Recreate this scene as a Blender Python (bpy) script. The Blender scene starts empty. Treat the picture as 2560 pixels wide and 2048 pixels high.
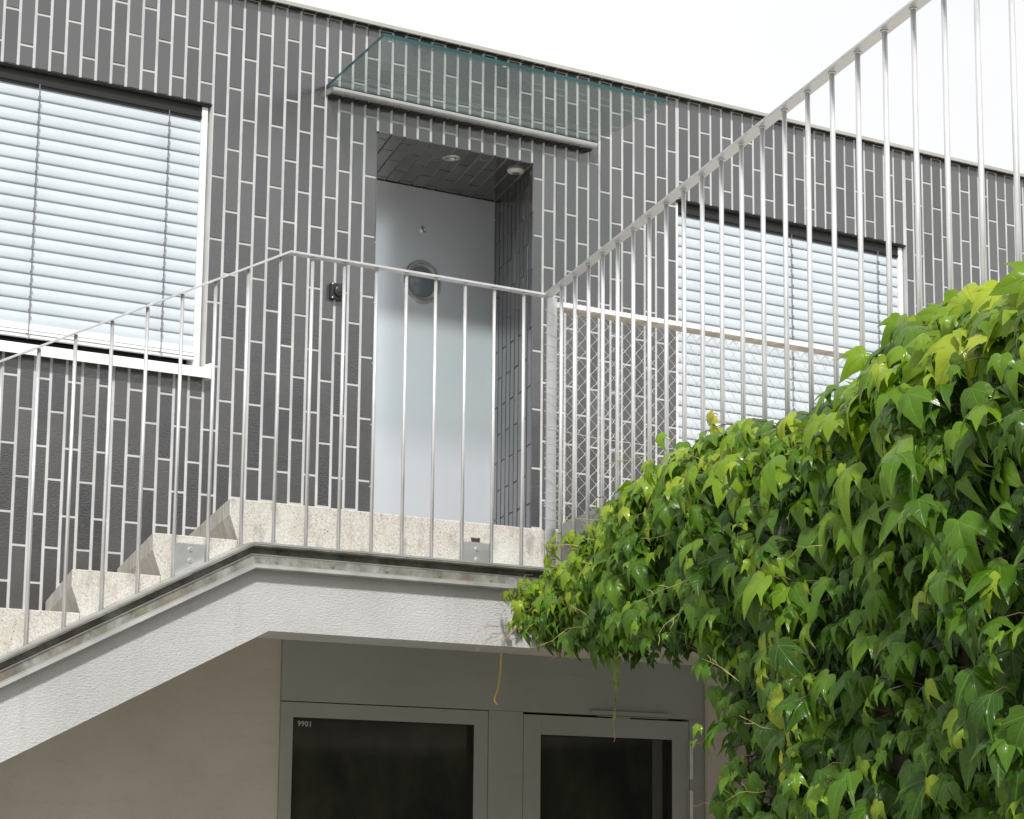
import bpy, bmesh, math, random
from mathutils import Vector, Matrix
random.seed(7)
S = bpy.context.scene
COL = S.collection

# ------------------------------------------------------------------ camera
CAM = (-4.51896, -8.935041, -3.395621)
PITCH, ROLL, YAW, FPX = 0.1810353, 0.01010237, 0.6002663, 5905.458
def set_camera():
    cp, sp, c, s = math.cos(PITCH), math.sin(PITCH), math.cos(YAW), math.sin(YAW)
    fw = Vector((s * cp, c * cp, sp)); rt = Vector((c, -s, 0)); up = rt.cross(fw)
    r2 = rt * math.cos(ROLL) + up * math.sin(ROLL)
    u2 = -rt * math.sin(ROLL) + up * math.cos(ROLL)
    cd = bpy.data.cameras.new("camera"); co = bpy.data.objects.new("camera", cd); COL.objects.link(co)
    m = Matrix((r2, u2, -fw)).transposed().to_4x4(); m.translation = Vector(CAM)
    co.matrix_world = m
    cd.sensor_fit = 'HORIZONTAL'; cd.sensor_width = 36.0; cd.lens = FPX * 36.0 / 2560.0
    cd.clip_start = 0.1; cd.clip_end = 2000
    S.camera = co
set_camera()

# ------------------------------------------------------------------ sky, sun, exposure
TO_SUN = Vector((-0.58, -1.0, 1.02)).normalized()
EL = math.asin(TO_SUN.z); AZ = math.atan2(TO_SUN.x, TO_SUN.y)
w = bpy.data.worlds.new("World"); S.world = w; w.use_nodes = True
nt = w.node_tree; nt.nodes.clear()
out = nt.nodes.new("ShaderNodeOutputWorld"); bg = nt.nodes.new("ShaderNodeBackground")
sky = nt.nodes.new("ShaderNodeTexSky"); sky.sky_type = 'NISHITA'; sky.sun_disc = False
sky.sun_elevation = EL; sky.sun_rotation = AZ; sky.dust_density = 4.0; sky.air_density = 1.0
tc = nt.nodes.new("ShaderNodeTexCoord"); nz = nt.nodes.new("ShaderNodeTexNoise")
nz.inputs['Scale'].default_value = 2.2; nz.inputs['Detail'].default_value = 5; nz.inputs['Roughness'].default_value = 0.6
rmp = nt.nodes.new("ShaderNodeMapRange")
rmp.inputs[1].default_value = 0.25; rmp.inputs[2].default_value = 0.6; rmp.inputs[3].default_value = 0.86; rmp.inputs[4].default_value = 1.0
mx = nt.nodes.new("ShaderNodeMix"); mx.data_type = 'RGBA'
mx.inputs[7].default_value = (10.5, 10.6, 10.75, 1)
nt.links.new(tc.outputs['Generated'], nz.inputs['Vector']); nt.links.new(nz.outputs[0], rmp.inputs[0])
nt.links.new(rmp.outputs[0], mx.inputs[0]); nt.links.new(sky.outputs[0], mx.inputs[6])
nt.links.new(mx.outputs[2], bg.inputs[0]); bg.inputs[1].default_value = 0.1
nt.links.new(bg.outputs[0], out.inputs[0])
sd = bpy.data.lights.new("sun", 'SUN'); sd.energy = 4.1; sd.angle = math.radians(4.5); sd.color = (1.0, 0.98, 0.95)
so = bpy.data.objects.new("sun", sd); COL.objects.link(so)
so.rotation_euler = TO_SUN.to_track_quat('Z', 'Y').to_euler()
S.view_settings.view_transform = 'Standard'; S.view_settings.look = 'None'
S.view_settings.exposure = 0.0; S.view_settings.gamma = 1.0; S.view_settings.use_curve_mapping = False
S.cycles.max_bounces = 8; S.cycles.transparent_max_bounces = 12

# ------------------------------------------------------------------ materials
class NT:
    def __init__(s, name):
        s.m = bpy.data.materials.new(name); s.m.use_nodes = True
        s.t = s.m.node_tree; s.b = s.t.nodes["Principled BSDF"]; s.o = s.t.nodes["Material Output"]
    def n(s, kind, **kw):
        x = s.t.nodes.new(kind)
        for k, v in kw.items():
            if isinstance(k, str) and hasattr(x, k): setattr(x, k, v)
        return x
    def l(s, a, b): s.t.links.new(a, b)
    def coord(s, scale=(1, 1, 1)):
        tc = s.n("ShaderNodeTexCoord"); mp = s.n("ShaderNodeMapping"); mp.inputs['Scale'].default_value = scale
        s.l(tc.outputs['Object'], mp.inputs[0]); return mp.outputs[0]
    def noise(s, vec, scale, detail=4, rough=0.55):
        x = s.n("ShaderNodeTexNoise"); x.inputs['Scale'].default_value = scale
        x.inputs['Detail'].default_value = detail; x.inputs['Roughness'].default_value = rough
        s.l(vec, x.inputs['Vector']); return x.outputs[0]
    def ramp(s, fac, stops):
        x = s.n("ShaderNodeValToRGB"); e = x.color_ramp.elements
        while len(e) < len(stops): e.new(0.5)
        for i, (p, c) in enumerate(stops):
            e[i].position = p; e[i].color = (*c, 1) if len(c) == 3 else c
        s.l(fac, x.inputs[0]); return x.outputs[0]
    def rng(s, fac, a, b, c, d):
        x = s.n("ShaderNodeMapRange")
        for i, v in enumerate((a, b, c, d)): x.inputs[i + 1].default_value = v
        s.l(fac, x.inputs[0]); return x.outputs[0]
    def mix(s, fac, a, b, mode='MIX'):
        x = s.n("ShaderNodeMix"); x.data_type = 'RGBA'; x.blend_type = mode
        for sock, v in ((x.inputs[0], fac), (x.inputs[6], a), (x.inputs[7], b)):
            if hasattr(v, 'is_linked'): s.l(v, sock)
            elif isinstance(v, (int, float)): sock.default_value = v
            else: sock.default_value = (*v, 1)
        return x.outputs[2]
    def math(s, op, a, b=0.0):
        x = s.n("ShaderNodeMath"); x.operation = op
        for i, v in enumerate((a, b)):
            if hasattr(v, 'is_linked'): s.l(v, x.inputs[i])
            else: x.inputs[i].default_value = v
        return x.outputs[0]
    def bump(s, h, strength, dist):
        x = s.n("ShaderNodeBump"); x.inputs['Strength'].default_value = strength; x.inputs['Distance'].default_value = dist
        s.l(h, x.inputs['Height']); s.l(x.outputs[0], s.b.inputs['Normal'])
    def set(s, **kw):
        names = dict(color='Base Color', rough='Roughness', metal='Metallic', ior='IOR', spec='Specular IOR Level', coat='Coat Weight', coatr='Coat Roughness')
        for k, v in kw.items():
            i = s.b.inputs[names[k]]
            if hasattr(v, 'is_linked'): s.l(v, i)
            elif isinstance(v, tuple): i.default_value = (*v, 1)
            else: i.default_value = v

def m_tile():
    k = NT("glazed_tile"); v = k.coord()
    at = k.n("ShaderNodeAttribute", attribute_name="tint")
    big = k.noise(v, 3.0, 3)
    c = k.mix(at.outputs['Fac'], (0.038, 0.037, 0.039), (0.070, 0.069, 0.069))
    sp = k.noise(v, 120, 2)
    c = k.mix(k.rng(sp, 0.74, 0.8, 0, 0.35), c, (0.16, 0.15, 0.14))
    c = k.mix(k.rng(big, 0.45, 0.75, 0, 0.35), c, (0.075, 0.073, 0.07))
    k.set(color=c, rough=k.rng(big, 0.3, 0.7, 0.09, 0.17), ior=2.05)
    vb = k.coord((1, 1, 2.2))
    h = k.math('ADD', k.noise(vb, 75, 2), k.math('MULTIPLY', k.noise(v, 9, 1), 1.2))
    k.bump(h, 0.2, 0.004)
    return k.m
def m_plain(name, col, rough=0.6, metal=0.0, var=0.12, scale=6, bump=0.0, bscale=60, spec=0.5):
    k = NT(name); v = k.coord(); n = k.noise(v, scale, 5)
    a = tuple(x * (1 - var) for x in col); b = tuple(min(1, x * (1 + var)) for x in col)
    k.set(color=k.ramp(n, [(0.3, a), (0.7, b)]), rough=rough, metal=metal, spec=spec)
    if bump: k.bump(k.noise(v, bscale, 4), bump, 0.003)
    return k.m
def m_steel():
    k = NT("galvanised_steel"); v = k.coord((1, 1, 0.25)); n = k.noise(v, 30, 4)
    k.set(color=k.ramp(n, [(0.3, (0.58, 0.585, 0.59)), (0.7, (0.69, 0.69, 0.69))]), metal=0.62, rough=k.rng(n, 0.3, 0.7, 0.3, 0.45))
    return k.m
def m_concrete():
    k = NT("washed_concrete"); v = k.coord()
    fine = k.noise(v, 150, 3, 0.7); mid = k.noise(v, 14, 5); big = k.noise(v, 3.2, 4)
    c = k.ramp(fine, [(0.28, (0.22, 0.20, 0.18)), (0.42, (0.45, 0.42, 0.385)), (0.58, (0.56, 0.53, 0.49)), (0.78, (0.67, 0.655, 0.625))])
    c = k.mix(k.rng(mid, 0.50, 0.68, 0, 0.5), c, (0.44, 0.43, 0.33))
    c = k.mix(k.rng(big, 0.52, 0.66, 0, 0.55), c, (0.60, 0.64, 0.58))
    vs = k.coord((1.0, 1.0, 0.35)); st = k.noise(vs, 22, 4)
    c = k.mix(k.rng(st, 0.55, 0.70, 0, 0.6), c, (0.25, 0.22, 0.18))
    pit = k.n("ShaderNodeTexVoronoi"); pit.inputs['Scale'].default_value = 55; k.l(v, pit.inputs['Vector'])
    pm = k.math('MULTIPLY', k.rng(pit.outputs['Distance'], 0.08, 0.16, 1, 0), k.rng(mid, 0.5, 0.6, 0, 1))
    c = k.mix(pm, c, (0.06, 0.05, 0.045))
    sp = k.n("ShaderNodeSeparateXYZ"); k.l(k.coord(), sp.inputs[0])
    wob = k.math('MULTIPLY', k.math('SUBTRACT', k.noise(v, 60, 3), 0.5), 0.03)
    ax = k.math('ABSOLUTE', k.math('SUBTRACT', k.math('ADD', sp.outputs[0], wob), 0.621)); az = k.math('ABSOLUTE', k.math('SUBTRACT', k.math('ADD', sp.outputs[2], k.math('MULTIPLY', wob, 0.4)), 2.7785))
    chip = k.math('MULTIPLY', k.rng(ax, 0.021, 0.026, 1, 0), k.rng(az, 0.007, 0.011, 1, 0))
    c = k.mix(chip, c, (0.05, 0.042, 0.035))
    k.set(color=c, rough=0.9, spec=0.2)
    k.bump(k.math('SUBTRACT', fine, k.math('ADD', pm, k.math('MULTIPLY', chip, 2.0))), 0.45, 0.004); return k.m
def m_render():
    k = NT("rough_render"); v = k.coord((0.55, 1, 1.25))
    f = k.noise(v, 135, 4, 0.75); v2 = k.coord(); big = k.noise(v2, 2.2, 5)
    vs = k.coord((1.6, 1, 0.18)); streak = k.noise(vs, 9, 4)
    c = k.ramp(big, [(0.3, (0.47, 0.465, 0.46)), (0.7, (0.55, 0.55, 0.545))])
    c = k.mix(k.rng(streak, 0.55, 0.75, 0, 0.35), c, (0.4, 0.4, 0.38))
    sp = k.noise(v2, 95, 2); c = k.mix(k.rng(sp, 0.72, 0.78, 0, 0.5), c, (0.2, 0.2, 0.19))
    k.set(color=c, rough=0.95, spec=0.15); k.bump(f, 1.0, 0.0075); return k.m
def m_rust():
    k = NT("weathered_zinc"); v = k.coord((1, 1, 1)); a = k.noise(v, 11, 6, 0.7); b = k.noise(v, 5, 4); f = k.noise(v, 90, 3)
    c = k.ramp(a, [(0.32, (0.10, 0.10, 0.085)), (0.5, (0.22, 0.22, 0.19)), (0.7, (0.36, 0.36, 0.34))])
    c = k.mix(k.rng(b, 0.54, 0.66, 0, 0.7), c, (0.16, 0.1, 0.075))
    c = k.mix(k.rng(k.noise(v, 7, 3), 0.56, 0.68, 0, 0.5), c, (0.2, 0.2, 0.09))
    c = k.mix(k.rng(f, 0.62, 0.7, 0, 0.6), c, (0.05, 0.045, 0.04))
    k.set(color=c, rough=0.55, metal=0.25); k.bump(f, 0.3, 0.002); return k.m
def m_zinc():
    k = NT("zinc_sheet"); v = k.coord(); a = k.noise(v, 6, 5)
    c = k.ramp(a, [(0.3, (0.30, 0.30, 0.285)), (0.7, (0.5, 0.5, 0.48))])
    k.set(color=c, rough=0.42, metal=0.5); return k.m
def m_beige():
    k = NT("beige_render"); v = k.coord(); f = k.noise(v, 110, 4); b = k.noise(v, 1.7, 5)
    c = k.ramp(b, [(0.3, (0.47, 0.43, 0.365)), (0.7, (0.56, 0.515, 0.45))])
    tr = k.noise(k.coord((0.5, 1, 1.6)), 12, 5, 0.7); c = k.mix(k.rng(tr, 0.5, 0.75, 0, 0.35), c, (0.39, 0.35, 0.295))
    k.set(color=c, rough=0.95, spec=0.1); k.bump(f, 0.5, 0.003); return k.m
def m_panel():
    k = NT("grey_painted_metal"); v = k.coord(); b = k.noise(v, 2.5, 4); s = k.noise(k.coord((0.3, 1, 3)), 8, 4)
    c = k.ramp(b, [(0.3, (0.285, 0.30, 0.265)), (0.7, (0.325, 0.34, 0.305))])
    c = k.mix(k.rng(s, 0.6, 0.75, 0, 0.25), c, (0.22, 0.22, 0.19))
    k.set(color=c, rough=0.42); return k.m
def m_darkglass():
    k = NT("dark_glazing"); v = k.coord(); s = k.noise(k.coord((1, 1, 0.6)), 2.3, 5, 0.65)
    c = k.ramp(s, [(0.38, (0.018, 0.018, 0.018)), (0.64, (0.045, 0.046, 0.030))])  # olive patches paint reflections into the glass colour
    sp = k.n("ShaderNodeSeparateXYZ"); k.l(v, sp.inputs[0])
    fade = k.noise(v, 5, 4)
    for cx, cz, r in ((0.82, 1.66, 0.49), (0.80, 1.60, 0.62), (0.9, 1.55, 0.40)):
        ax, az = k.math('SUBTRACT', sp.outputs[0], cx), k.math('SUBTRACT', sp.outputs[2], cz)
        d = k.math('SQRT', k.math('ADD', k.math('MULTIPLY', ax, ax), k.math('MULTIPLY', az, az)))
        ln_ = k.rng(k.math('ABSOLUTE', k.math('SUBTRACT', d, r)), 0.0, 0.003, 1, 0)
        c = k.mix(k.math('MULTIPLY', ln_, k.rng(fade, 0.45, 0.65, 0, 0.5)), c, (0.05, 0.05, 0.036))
    k.set(color=c, rough=0.06); return k.m
def m_glass():
    k = NT("green_float_glass"); t = k.t; t.nodes.remove(k.b)
    tr = k.n("ShaderNodeBsdfTransparent"); tr.inputs[0].default_value = (0.895, 0.938, 0.920, 1)
    gl = k.n("ShaderNodeBsdfGlossy"); gl.inputs['Roughness'].default_value = 0.015
    ge = k.n("ShaderNodeNewGeometry"); dp = k.n("ShaderNodeVectorMath"); dp.operation = 'DOT_PRODUCT'
    k.l(ge.outputs['Incoming'], dp.inputs[0]); k.l(ge.outputs['Normal'], dp.inputs[1])
    om = k.math('SUBTRACT', 1.0, k.math('ABSOLUTE', dp.outputs['Value']))
    fres = k.math('ADD', 0.04, k.math('MULTIPLY', k.math('POWER', om, 5.0), 0.96))
    df = k.n("ShaderNodeBsdfDiffuse"); df.inputs[0].default_value = (0.25, 0.42, 0.38, 1)
    m1 = k.n("ShaderNodeMixShader"); m1.inputs[0].default_value = 0.035
    k.l(tr.outputs[0], m1.inputs[1]); k.l(df.outputs[0], m1.inputs[2])
    m2 = k.n("ShaderNodeMixShader"); k.l(fres, m2.inputs[0]); k.l(m1.outputs[0], m2.inputs[1]); k.l(gl.outputs[0], m2.inputs[2])
    k.l(m2.outputs[0], k.o.inputs[0]); return k.m
def m_door():
    k = NT("satin_door_paint"); v = k.coord(); n = k.noise(v, 2, 4)
    k.set(color=k.ramp(n, [(0.3, (0.82, 0.87, 0.93)), (0.7, (0.85, 0.895, 0.95))]), rough=0.2, metal=0.42)
    k.bump(k.noise(v, 3, 2), 0.04, 0.01); return k.m
def m_leaf(name, inner=False):
    k = NT(name)
    at = k.n("ShaderNodeAttribute", attribute_name="tint"); uv = k.n("ShaderNodeUVMap")
    sep = k.n("ShaderNodeSeparateXYZ"); k.l(uv.outputs[0], sep.inputs[0])
    x = k.math('ABSOLUTE', sep.outputs[0]); y = sep.outputs[1]
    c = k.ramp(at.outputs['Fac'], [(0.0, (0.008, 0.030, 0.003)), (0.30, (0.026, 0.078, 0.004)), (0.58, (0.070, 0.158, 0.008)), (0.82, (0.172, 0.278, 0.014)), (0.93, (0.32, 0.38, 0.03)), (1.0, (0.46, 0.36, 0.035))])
    mid = k.rng(x, 0.006, 0.022, 1, 0)
    sv = k.rng(k.math('ABSOLUTE', k.math('SUBTRACT', k.math('MULTIPLY', x, 1.05), k.math('SUBTRACT', y, 0.02))), 0.008, 0.03, 1, 0)
    fv = k.math('FRACT', k.math('MULTIPLY', k.math('SUBTRACT', y, k.math('MULTIPLY', x, 0.8)), 7.0))
    fv = k.rng(k.math('ABSOLUTE', k.math('SUBTRACT', fv, 0.5)), 0.0, 0.09, 0.5, 0)
    vein = k.math('MAXIMUM', k.math('MAXIMUM', mid, sv), fv)
    lc = k.mix(k.math('MULTIPLY', vein, 0.4), c, (0.17, 0.27, 0.05))
    n = k.noise(k.coord(), 14, 3)
    lc = k.mix(k.rng(n, 0.4, 0.7, 0, 0.3), lc, (0.07, 0.11, 0.012))
    k.set(color=lc, rough=k.rng(n, 0.3, 0.7, 0.17, 0.34), spec=0.25)
    h = k.math('ADD', k.math('MULTIPLY', vein, -0.7), k.noise(k.coord(), 60, 2)); k.bump(h, 0.35, 0.003)
    tl = k.n("ShaderNodeBsdfTranslucent"); tcol = k.mix(0.6, lc, (0.30, 0.42, 0.02)); 
    k.l(k.mix(1.0, lc, (1.7, 1.9, 0.5), 'MULTIPLY'), tl.inputs[0])
    ms = k.n("ShaderNodeMixShader"); ms.inputs[0].default_value = 0.24
    k.l(k.b.outputs[0], ms.inputs[1]); k.l(tl.outputs[0], ms.inputs[2]); k.l(ms.outputs[0], k.o.inputs[0])
    return k.m

M = dict(
    liningjoint=m_plain("olive_lining_joint", (0.31, 0.30, 0.24), 0.9, var=0.25),  # darker and more olive than the facade grout
    panereflect=m_plain("painted_pane_reflection", (0.05, 0.052, 0.038), 0.5),
    tile=m_tile(), grout=m_plain("cement_grout", (0.46, 0.465, 0.46), 0.9, var=0.16, scale=5, bump=0.3, bscale=150, spec=0.2),
    steel=m_steel(), concrete=m_concrete(), render=m_render(), rust=m_rust(), zinc=m_zinc(), beige=m_beige(), panel=m_panel(),
    darkglass=m_darkglass(), glass=m_glass(), door=m_door(), leaf=m_leaf("ivy_leaf"),
    coping=m_plain("coping_sheet", (0.37, 0.365, 0.33), 0.5, 0.1), white=m_plain("white_powder_coat", (0.72, 0.72, 0.72), 0.35, var=0.02),
    slat=m_plain("blind_slat_lacquer", (0.51, 0.56, 0.60), 0.42, 0.1, var=0.04), dark=m_plain("dark_anodised", (0.014, 0.0135, 0.013), 0.5),
    cord=m_plain("grey_cord", (0.16, 0.16, 0.17), 0.7), alu=m_plain("brushed_aluminium", (0.62, 0.62, 0.62), 0.32, 0.8, var=0.08, scale=20),
    glassedge=m_plain("glass_edge", (0.010, 0.062, 0.066), 0.12, var=0.3, scale=3), black=m_plain("black_plastic", (0.018, 0.02, 0.024), 0.3),
    stem=m_plain("woody_stem", (0.10, 0.065, 0.04), 0.8, var=0.3), tendril=m_plain("young_tendril", (0.34, 0.27, 0.11), 0.6, var=0.4, scale=4),
    redtendril=m_plain("red_tendril", (0.34, 0.12, 0.07), 0.6, var=0.3, scale=9), yellow=m_plain("yellow_cable", (0.62, 0.43, 0.10), 0.5, var=0.2),
    wire=m_plain("galvanised_wire", (0.62, 0.62, 0.60), 0.4, 0.5, var=0.1), weather=m_plain("weathered_rail", (0.50, 0.44, 0.36), 0.6, 0.1, var=0.28, scale=11),
    paving=m_plain("pale_paving", (0.43, 0.41, 0.37), 0.9, var=0.15, scale=1.5), letter=m_plain("white_film", (0.42, 0.43, 0.40), 0.6, var=0.05),
    gap=m_plain("gasket_and_painted_dark", (0.012, 0.012, 0.011), 0.8), hinge=m_plain("steel_hinge", (0.5, 0.5, 0.46), 0.4, 0.5),
    portglass=m_plain("porthole_glass", (0.19, 0.225, 0.25), 0.2, var=0.1), ivyback=m_plain("ivy_wall_render", (0.12, 0.10, 0.075), 0.95),
    treeleaf=m_plain("tree_foliage", (0.03, 0.05, 0.018), 0.8, var=0.5, scale=1.2), lens=m_plain("white_lens", (0.72, 0.70, 0.64), 0.35, var=0.04),
)

# ------------------------------------------------------------------ mesh helpers
class MB:
    def __init__(s): s.v = []; s.f = []; s.uv = {}; s.tint = []; s.mi = []; s.cm = 0
    def add(s, verts, faces, tint=0.5):
        o = len(s.v); s.v += [tuple(x) for x in verts]; s.tint += [tint] * len(verts)
        s.f += [tuple(i + o for i in f) for f in faces]; s.mi += [s.cm] * len(faces); return o
    def box(s, x0, x1, y0, y1, z0, z1, tint=0.5):
        x0, x1 = min(x0, x1), max(x0, x1); y0, y1 = min(y0, y1), max(y0, y1); z0, z1 = min(z0, z1), max(z0, z1)
        v = [(x0, y0, z0), (x1, y0, z0), (x1, y1, z0), (x0, y1, z0), (x0, y0, z1), (x1, y0, z1), (x1, y1, z1), (x0, y1, z1)]
        s.add(v, [(0, 3, 2, 1), (4, 5, 6, 7), (0, 1, 5, 4), (1, 2, 6, 5), (2, 3, 7, 6), (3, 0, 4, 7)], tint); return s
    def fbox(s, o, a, b, c, tint=0.5):
        o, a, b, c = map(Vector, (o, a, b, c))
        v = [o, o + a, o + a + b, o + b, o + c, o + a + c, o + a + b + c, o + b + c]
        fs = [(0, 3, 2, 1), (4, 5, 6, 7), (0, 1, 5, 4), (1, 2, 6, 5), (2, 3, 7, 6), (3, 0, 4, 7)]
        if a.cross(b).dot(c) < 0: fs = [f[::-1] for f in fs]
        s.add(v, fs, tint); return s
    def tile(s, o, a, b, c, ch=0.0016, tint=0.5):   # slab on plane o+a,b ; proud along c, chamfered
        o, a, b, c = map(Vector, (o, a, b, c)); au, bu, cu = a.normalized(), b.normalized(), c.normalized()
        def ring(ins, h): return [o + au * ins + bu * ins + cu * h, o + a - au * ins + bu * ins + cu * h, o + a + b - au * ins - bu * ins + cu * h, o + b + au * ins - bu * ins + cu * h]
        L = c.length
        v = ring(0, 0) + ring(0, L - ch) + ring(ch, L)
        j = [random.uniform(-1, 1) * 0.0005 for _ in range(2)]
        v[8:] = [p + cu * (j[0] * (1 if i in (0, 1) else -1) + j[1] * (1 if i in (0, 3) else -1)) for i, p in enumerate(v[8:])]
        fs = [(8, 9, 10, 11)]
        for r in (0, 4):
            for i in range(4): fs.append((r + i, r + (i + 1) % 4, r + 4 + (i + 1) % 4, r + 4 + i))
        if a.cross(b).dot(c) < 0: fs = [f[::-1] for f in fs]
        s.add(v, fs, tint); return s
    def tube(s, pts, r, n=6, caps=True, tint=0.5):
        pts = [Vector(p) for p in pts]; rs = r if isinstance(r, (list, tuple)) else [r] * len(pts)
        prev = None; rings = []
        for i, p in enumerate(pts):
            d = (pts[min(i + 1, len(pts) - 1)] - pts[max(i - 1, 0)])
            d = d.normalized() if d.length > 1e-9 else Vector((0, 0, 1))
            if prev is None:
                a = d.cross(Vector((0, 0, 1)));
                if a.length < 0.1: a = d.cross(Vector((1, 0, 0)))
            else: a = prev - d * prev.dot(d)
            a.normalize(); b = d.cross(a); prev = a
            rings.append([p + (a * math.cos(2 * math.pi * k / n) + b * math.sin(2 * math.pi * k / n)) * rs[i] for k in range(n)])
        v = [x for rg in rings for x in rg]; fs = []
        for i in range(len(pts) - 1):
            for k in range(n):
                fs.append((i * n + k, i * n + (k + 1) % n, (i + 1) * n + (k + 1) % n, (i + 1) * n + k))
        if caps: fs.append(tuple(range(n))[::-1]); fs.append(tuple((len(pts) - 1) * n + k for k in range(n)))
        s.add(v, fs, tint); return s
    def lathe(s, c, ax, prof, n=28):   # prof: list of (radius, height along ax)
        c, ax = Vector(c), Vector(ax).normalized(); a = ax.orthogonal().normalized(); b = ax.cross(a)
        v = []; fs = []
        for r, h in prof:
            for k in range(n):
                t = 2 * math.pi * k / n; v.append(c + ax * h + (a * math.cos(t) + b * math.sin(t)) * r)
        for i in range(len(prof) - 1):
            for k in range(n): fs.append((i * n + k, i * n + (k + 1) % n, (i + 1) * n + (k + 1) % n, (i + 1) * n + k))
        if prof[0][0] > 1e-5: fs.append(tuple(range(n))[::-1])
        if prof[-1][0] > 1e-5: fs.append(tuple((len(prof) - 1) * n + k for k in range(n)))
        s.add(v, fs); return s
    def prism(s, poly, y0, y1):      # polygon in XZ (counter-clockwise seen from -Y), extruded in Y
        n = len(poly); v = [(x, y0, z) for x, z in poly] + [(x, y1, z) for x, z in poly]
        fs = [tuple(range(n)), tuple(range(2 * n - 1, n - 1, -1))] + [(i, i + n, (i + 1) % n + n, (i + 1) % n) for i in range(n)]
        s.add(v, fs); return s
    def slab(s, poly, z0, z1):       # polygon in XY, extruded in Z
        n = len(poly); v = [(x, y, z0) for x, y in poly] + [(x, y, z1) for x, y in poly]
        fs = [tuple(range(n))[::-1], tuple(range(n, 2 * n))] + [(i, (i + 1) % n, (i + 1) % n + n, i + n) for i in range(n)]
        s.add(v, fs); return s
    def sweep(s, rows, closed=False):  # rows: list of profiles (same count) already placed in space
        m = len(rows[0]); v = [p for r in rows for p in r]; fs = []
        for i in range(len(rows) - 1):
            for k in range(m - (0 if closed else 1)):
                fs.append((i * m + k, (i + 1) * m + k, (i + 1) * m + (k + 1) % m, i * m + (k + 1) % m))
        if closed: fs.append(tuple(range(m))); fs.append(tuple((len(rows) - 1) * m + k for k in range(m))[::-1])
        s.add(v, fs); return s
    def build(s, name, mat, parent=None, smooth=False, bevel=0, fix=True, label=None, tint=False, uv=None):
        me = bpy.data.meshes.new(name); me.from_pydata(s.v, [], s.f)
        for q in (mat if isinstance(mat, (list, tuple)) else [mat]): me.materials.append(M[q])
        if max(s.mi, default=0): me.polygons.foreach_set("material_index", s.mi)
        if fix:
            bm = bmesh.new(); bm.from_mesh(me); bmesh.ops.recalc_face_normals(bm, faces=bm.faces); bm.to_mesh(me); bm.free()
        if tint:
            a = me.attributes.new("tint", 'FLOAT', 'POINT'); a.data.foreach_set("value", s.tint)
        if uv:
            ul = me.uv_layers.new(name="UVMap"); idx = [0] * len(me.loops); me.loops.foreach_get("vertex_index", idx)
            flat = []
            for i in idx: flat += uv[i]
            ul.data.foreach_set("uv", flat)
        if smooth: me.polygons.foreach_set("use_smooth", [True] * len(me.polygons))
        me.update()
        ob = bpy.data.objects.new(name, me); COL.objects.link(ob)
        if parent is not None:
            ob.parent = parent
            p = parent; off = Vector((0, 0, 0))
            while p is not None: off += p.location; p = p.parent
            me.transform(Matrix.Translation(-off))
        if bevel:
            b = ob.modifiers.new("bevel", 'BEVEL'); b.width = bevel; b.segments = 2; b.limit_method = 'ANGLE'
        if label: ob['label'] = label
        return ob
def root(name, label, cat, loc=(0, 0, 0), group=None):
    o = bpy.data.objects.new(name, None); COL.objects.link(o); o.location = loc; o['label'] = label; o['category'] = cat
    o.empty_display_size = 0.1
    if group: o['group'] = group
    return o
def tag(o, label, cat, group=None, kind=None):
    if label: o['label'] = label
    if cat: o['category'] = cat
    if group: o['group'] = group
    if kind: o['kind'] = kind
    return o

# ------------------------------------------------------------------ measures
W, L = 0.07, 0.28
def warp(c):
    ks = [(-60, 0), (-3, 0.0), (0, -0.003), (6, 0.006), (12, 0.0), (24, 0.021), (30, 0.001), (36.8, -0.001), (59.2, 0.0), (68, 0.008), (130, 0.0)]
    for (a, p), (b, q) in zip(ks, ks[1:]):
        if a <= c <= b: return p + (q - p) * (c - a) / (b - a)
    return 0
def J(c): return c * W + warp(c)
SK = Vector((0.328, 0.9447, 0)).normalized()     # the skew direction of the recess and the terrace edge
U = Vector((-0.3322, -0.9432, 0)).normalized(); N = Vector((U.y, -U.x, 0))
P0 = Vector((0.945, -1.2, 0))
def TP(t, z, off=0.0): p = P0 + U * t + N * off; return Vector((p.x, p.y, z))
TOPZ, GZ = 0.287, -5.0
W1 = (-1.573, -0.003, -1.42, -0.234); W2 = (2.575, 4.147, -1.91, -0.234)
RX0, RX1, RZ, RD = 0.84, 1.704, -0.209, 0.754    # recess: RD is along the skew (0.712 in depth)
FLZ = -2.15
HX0, HX1 = -3.2, 7.4

# ------------------------------------------------------------------ ground and trees across the way
g = MB(); g.add([(-600, -600, GZ), (600, -600, GZ), (600, 600, GZ), (-600, 600, GZ)], [(0, 1, 2, 3)])
tag(g.build("ground", "paving"), "pale paved yard in front of the house", None, kind='structure')

# ------------------------------------------------------------------ house
house = root("house", "house clad in upright dark grey glazed tiles, with blinds and a pale recessed door", "building", (0, 0, GZ))
wall = MB()
Yg = 0.0035
def wseg(x0, x1, z0, z1): wall.box(x0, x1, Yg, 0.3, z0, z1)
zb = -2.6
wseg(HX0, HX1, RZ + 0.006, TOPZ - 0.004)
for a, b in ((HX0, W1[0]), (W1[1], RX0 - 0.006), (W2[1], HX1)): wseg(a, b, zb, RZ + 0.006)
wall.slab([(RX1 + 0.008, Yg), (W2[0], Yg), (W2[0], 0.3), (RX1 + 0.008 + 0.3 * SK.x / SK.y, 0.3)], zb, RZ + 0.006)
wall.box(HX0, 0.3, Yg, 0.3, -3.6, zb)
for wn in (W1, W2):
    wseg(wn[0], wn[1], wn[3], RZ + 0.006); wseg(wn[0], wn[1], zb, wn[2])
wall.build("wall", "grout", house)
tl = MB()
jz, jx = 0.0052, 0.0068
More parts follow.
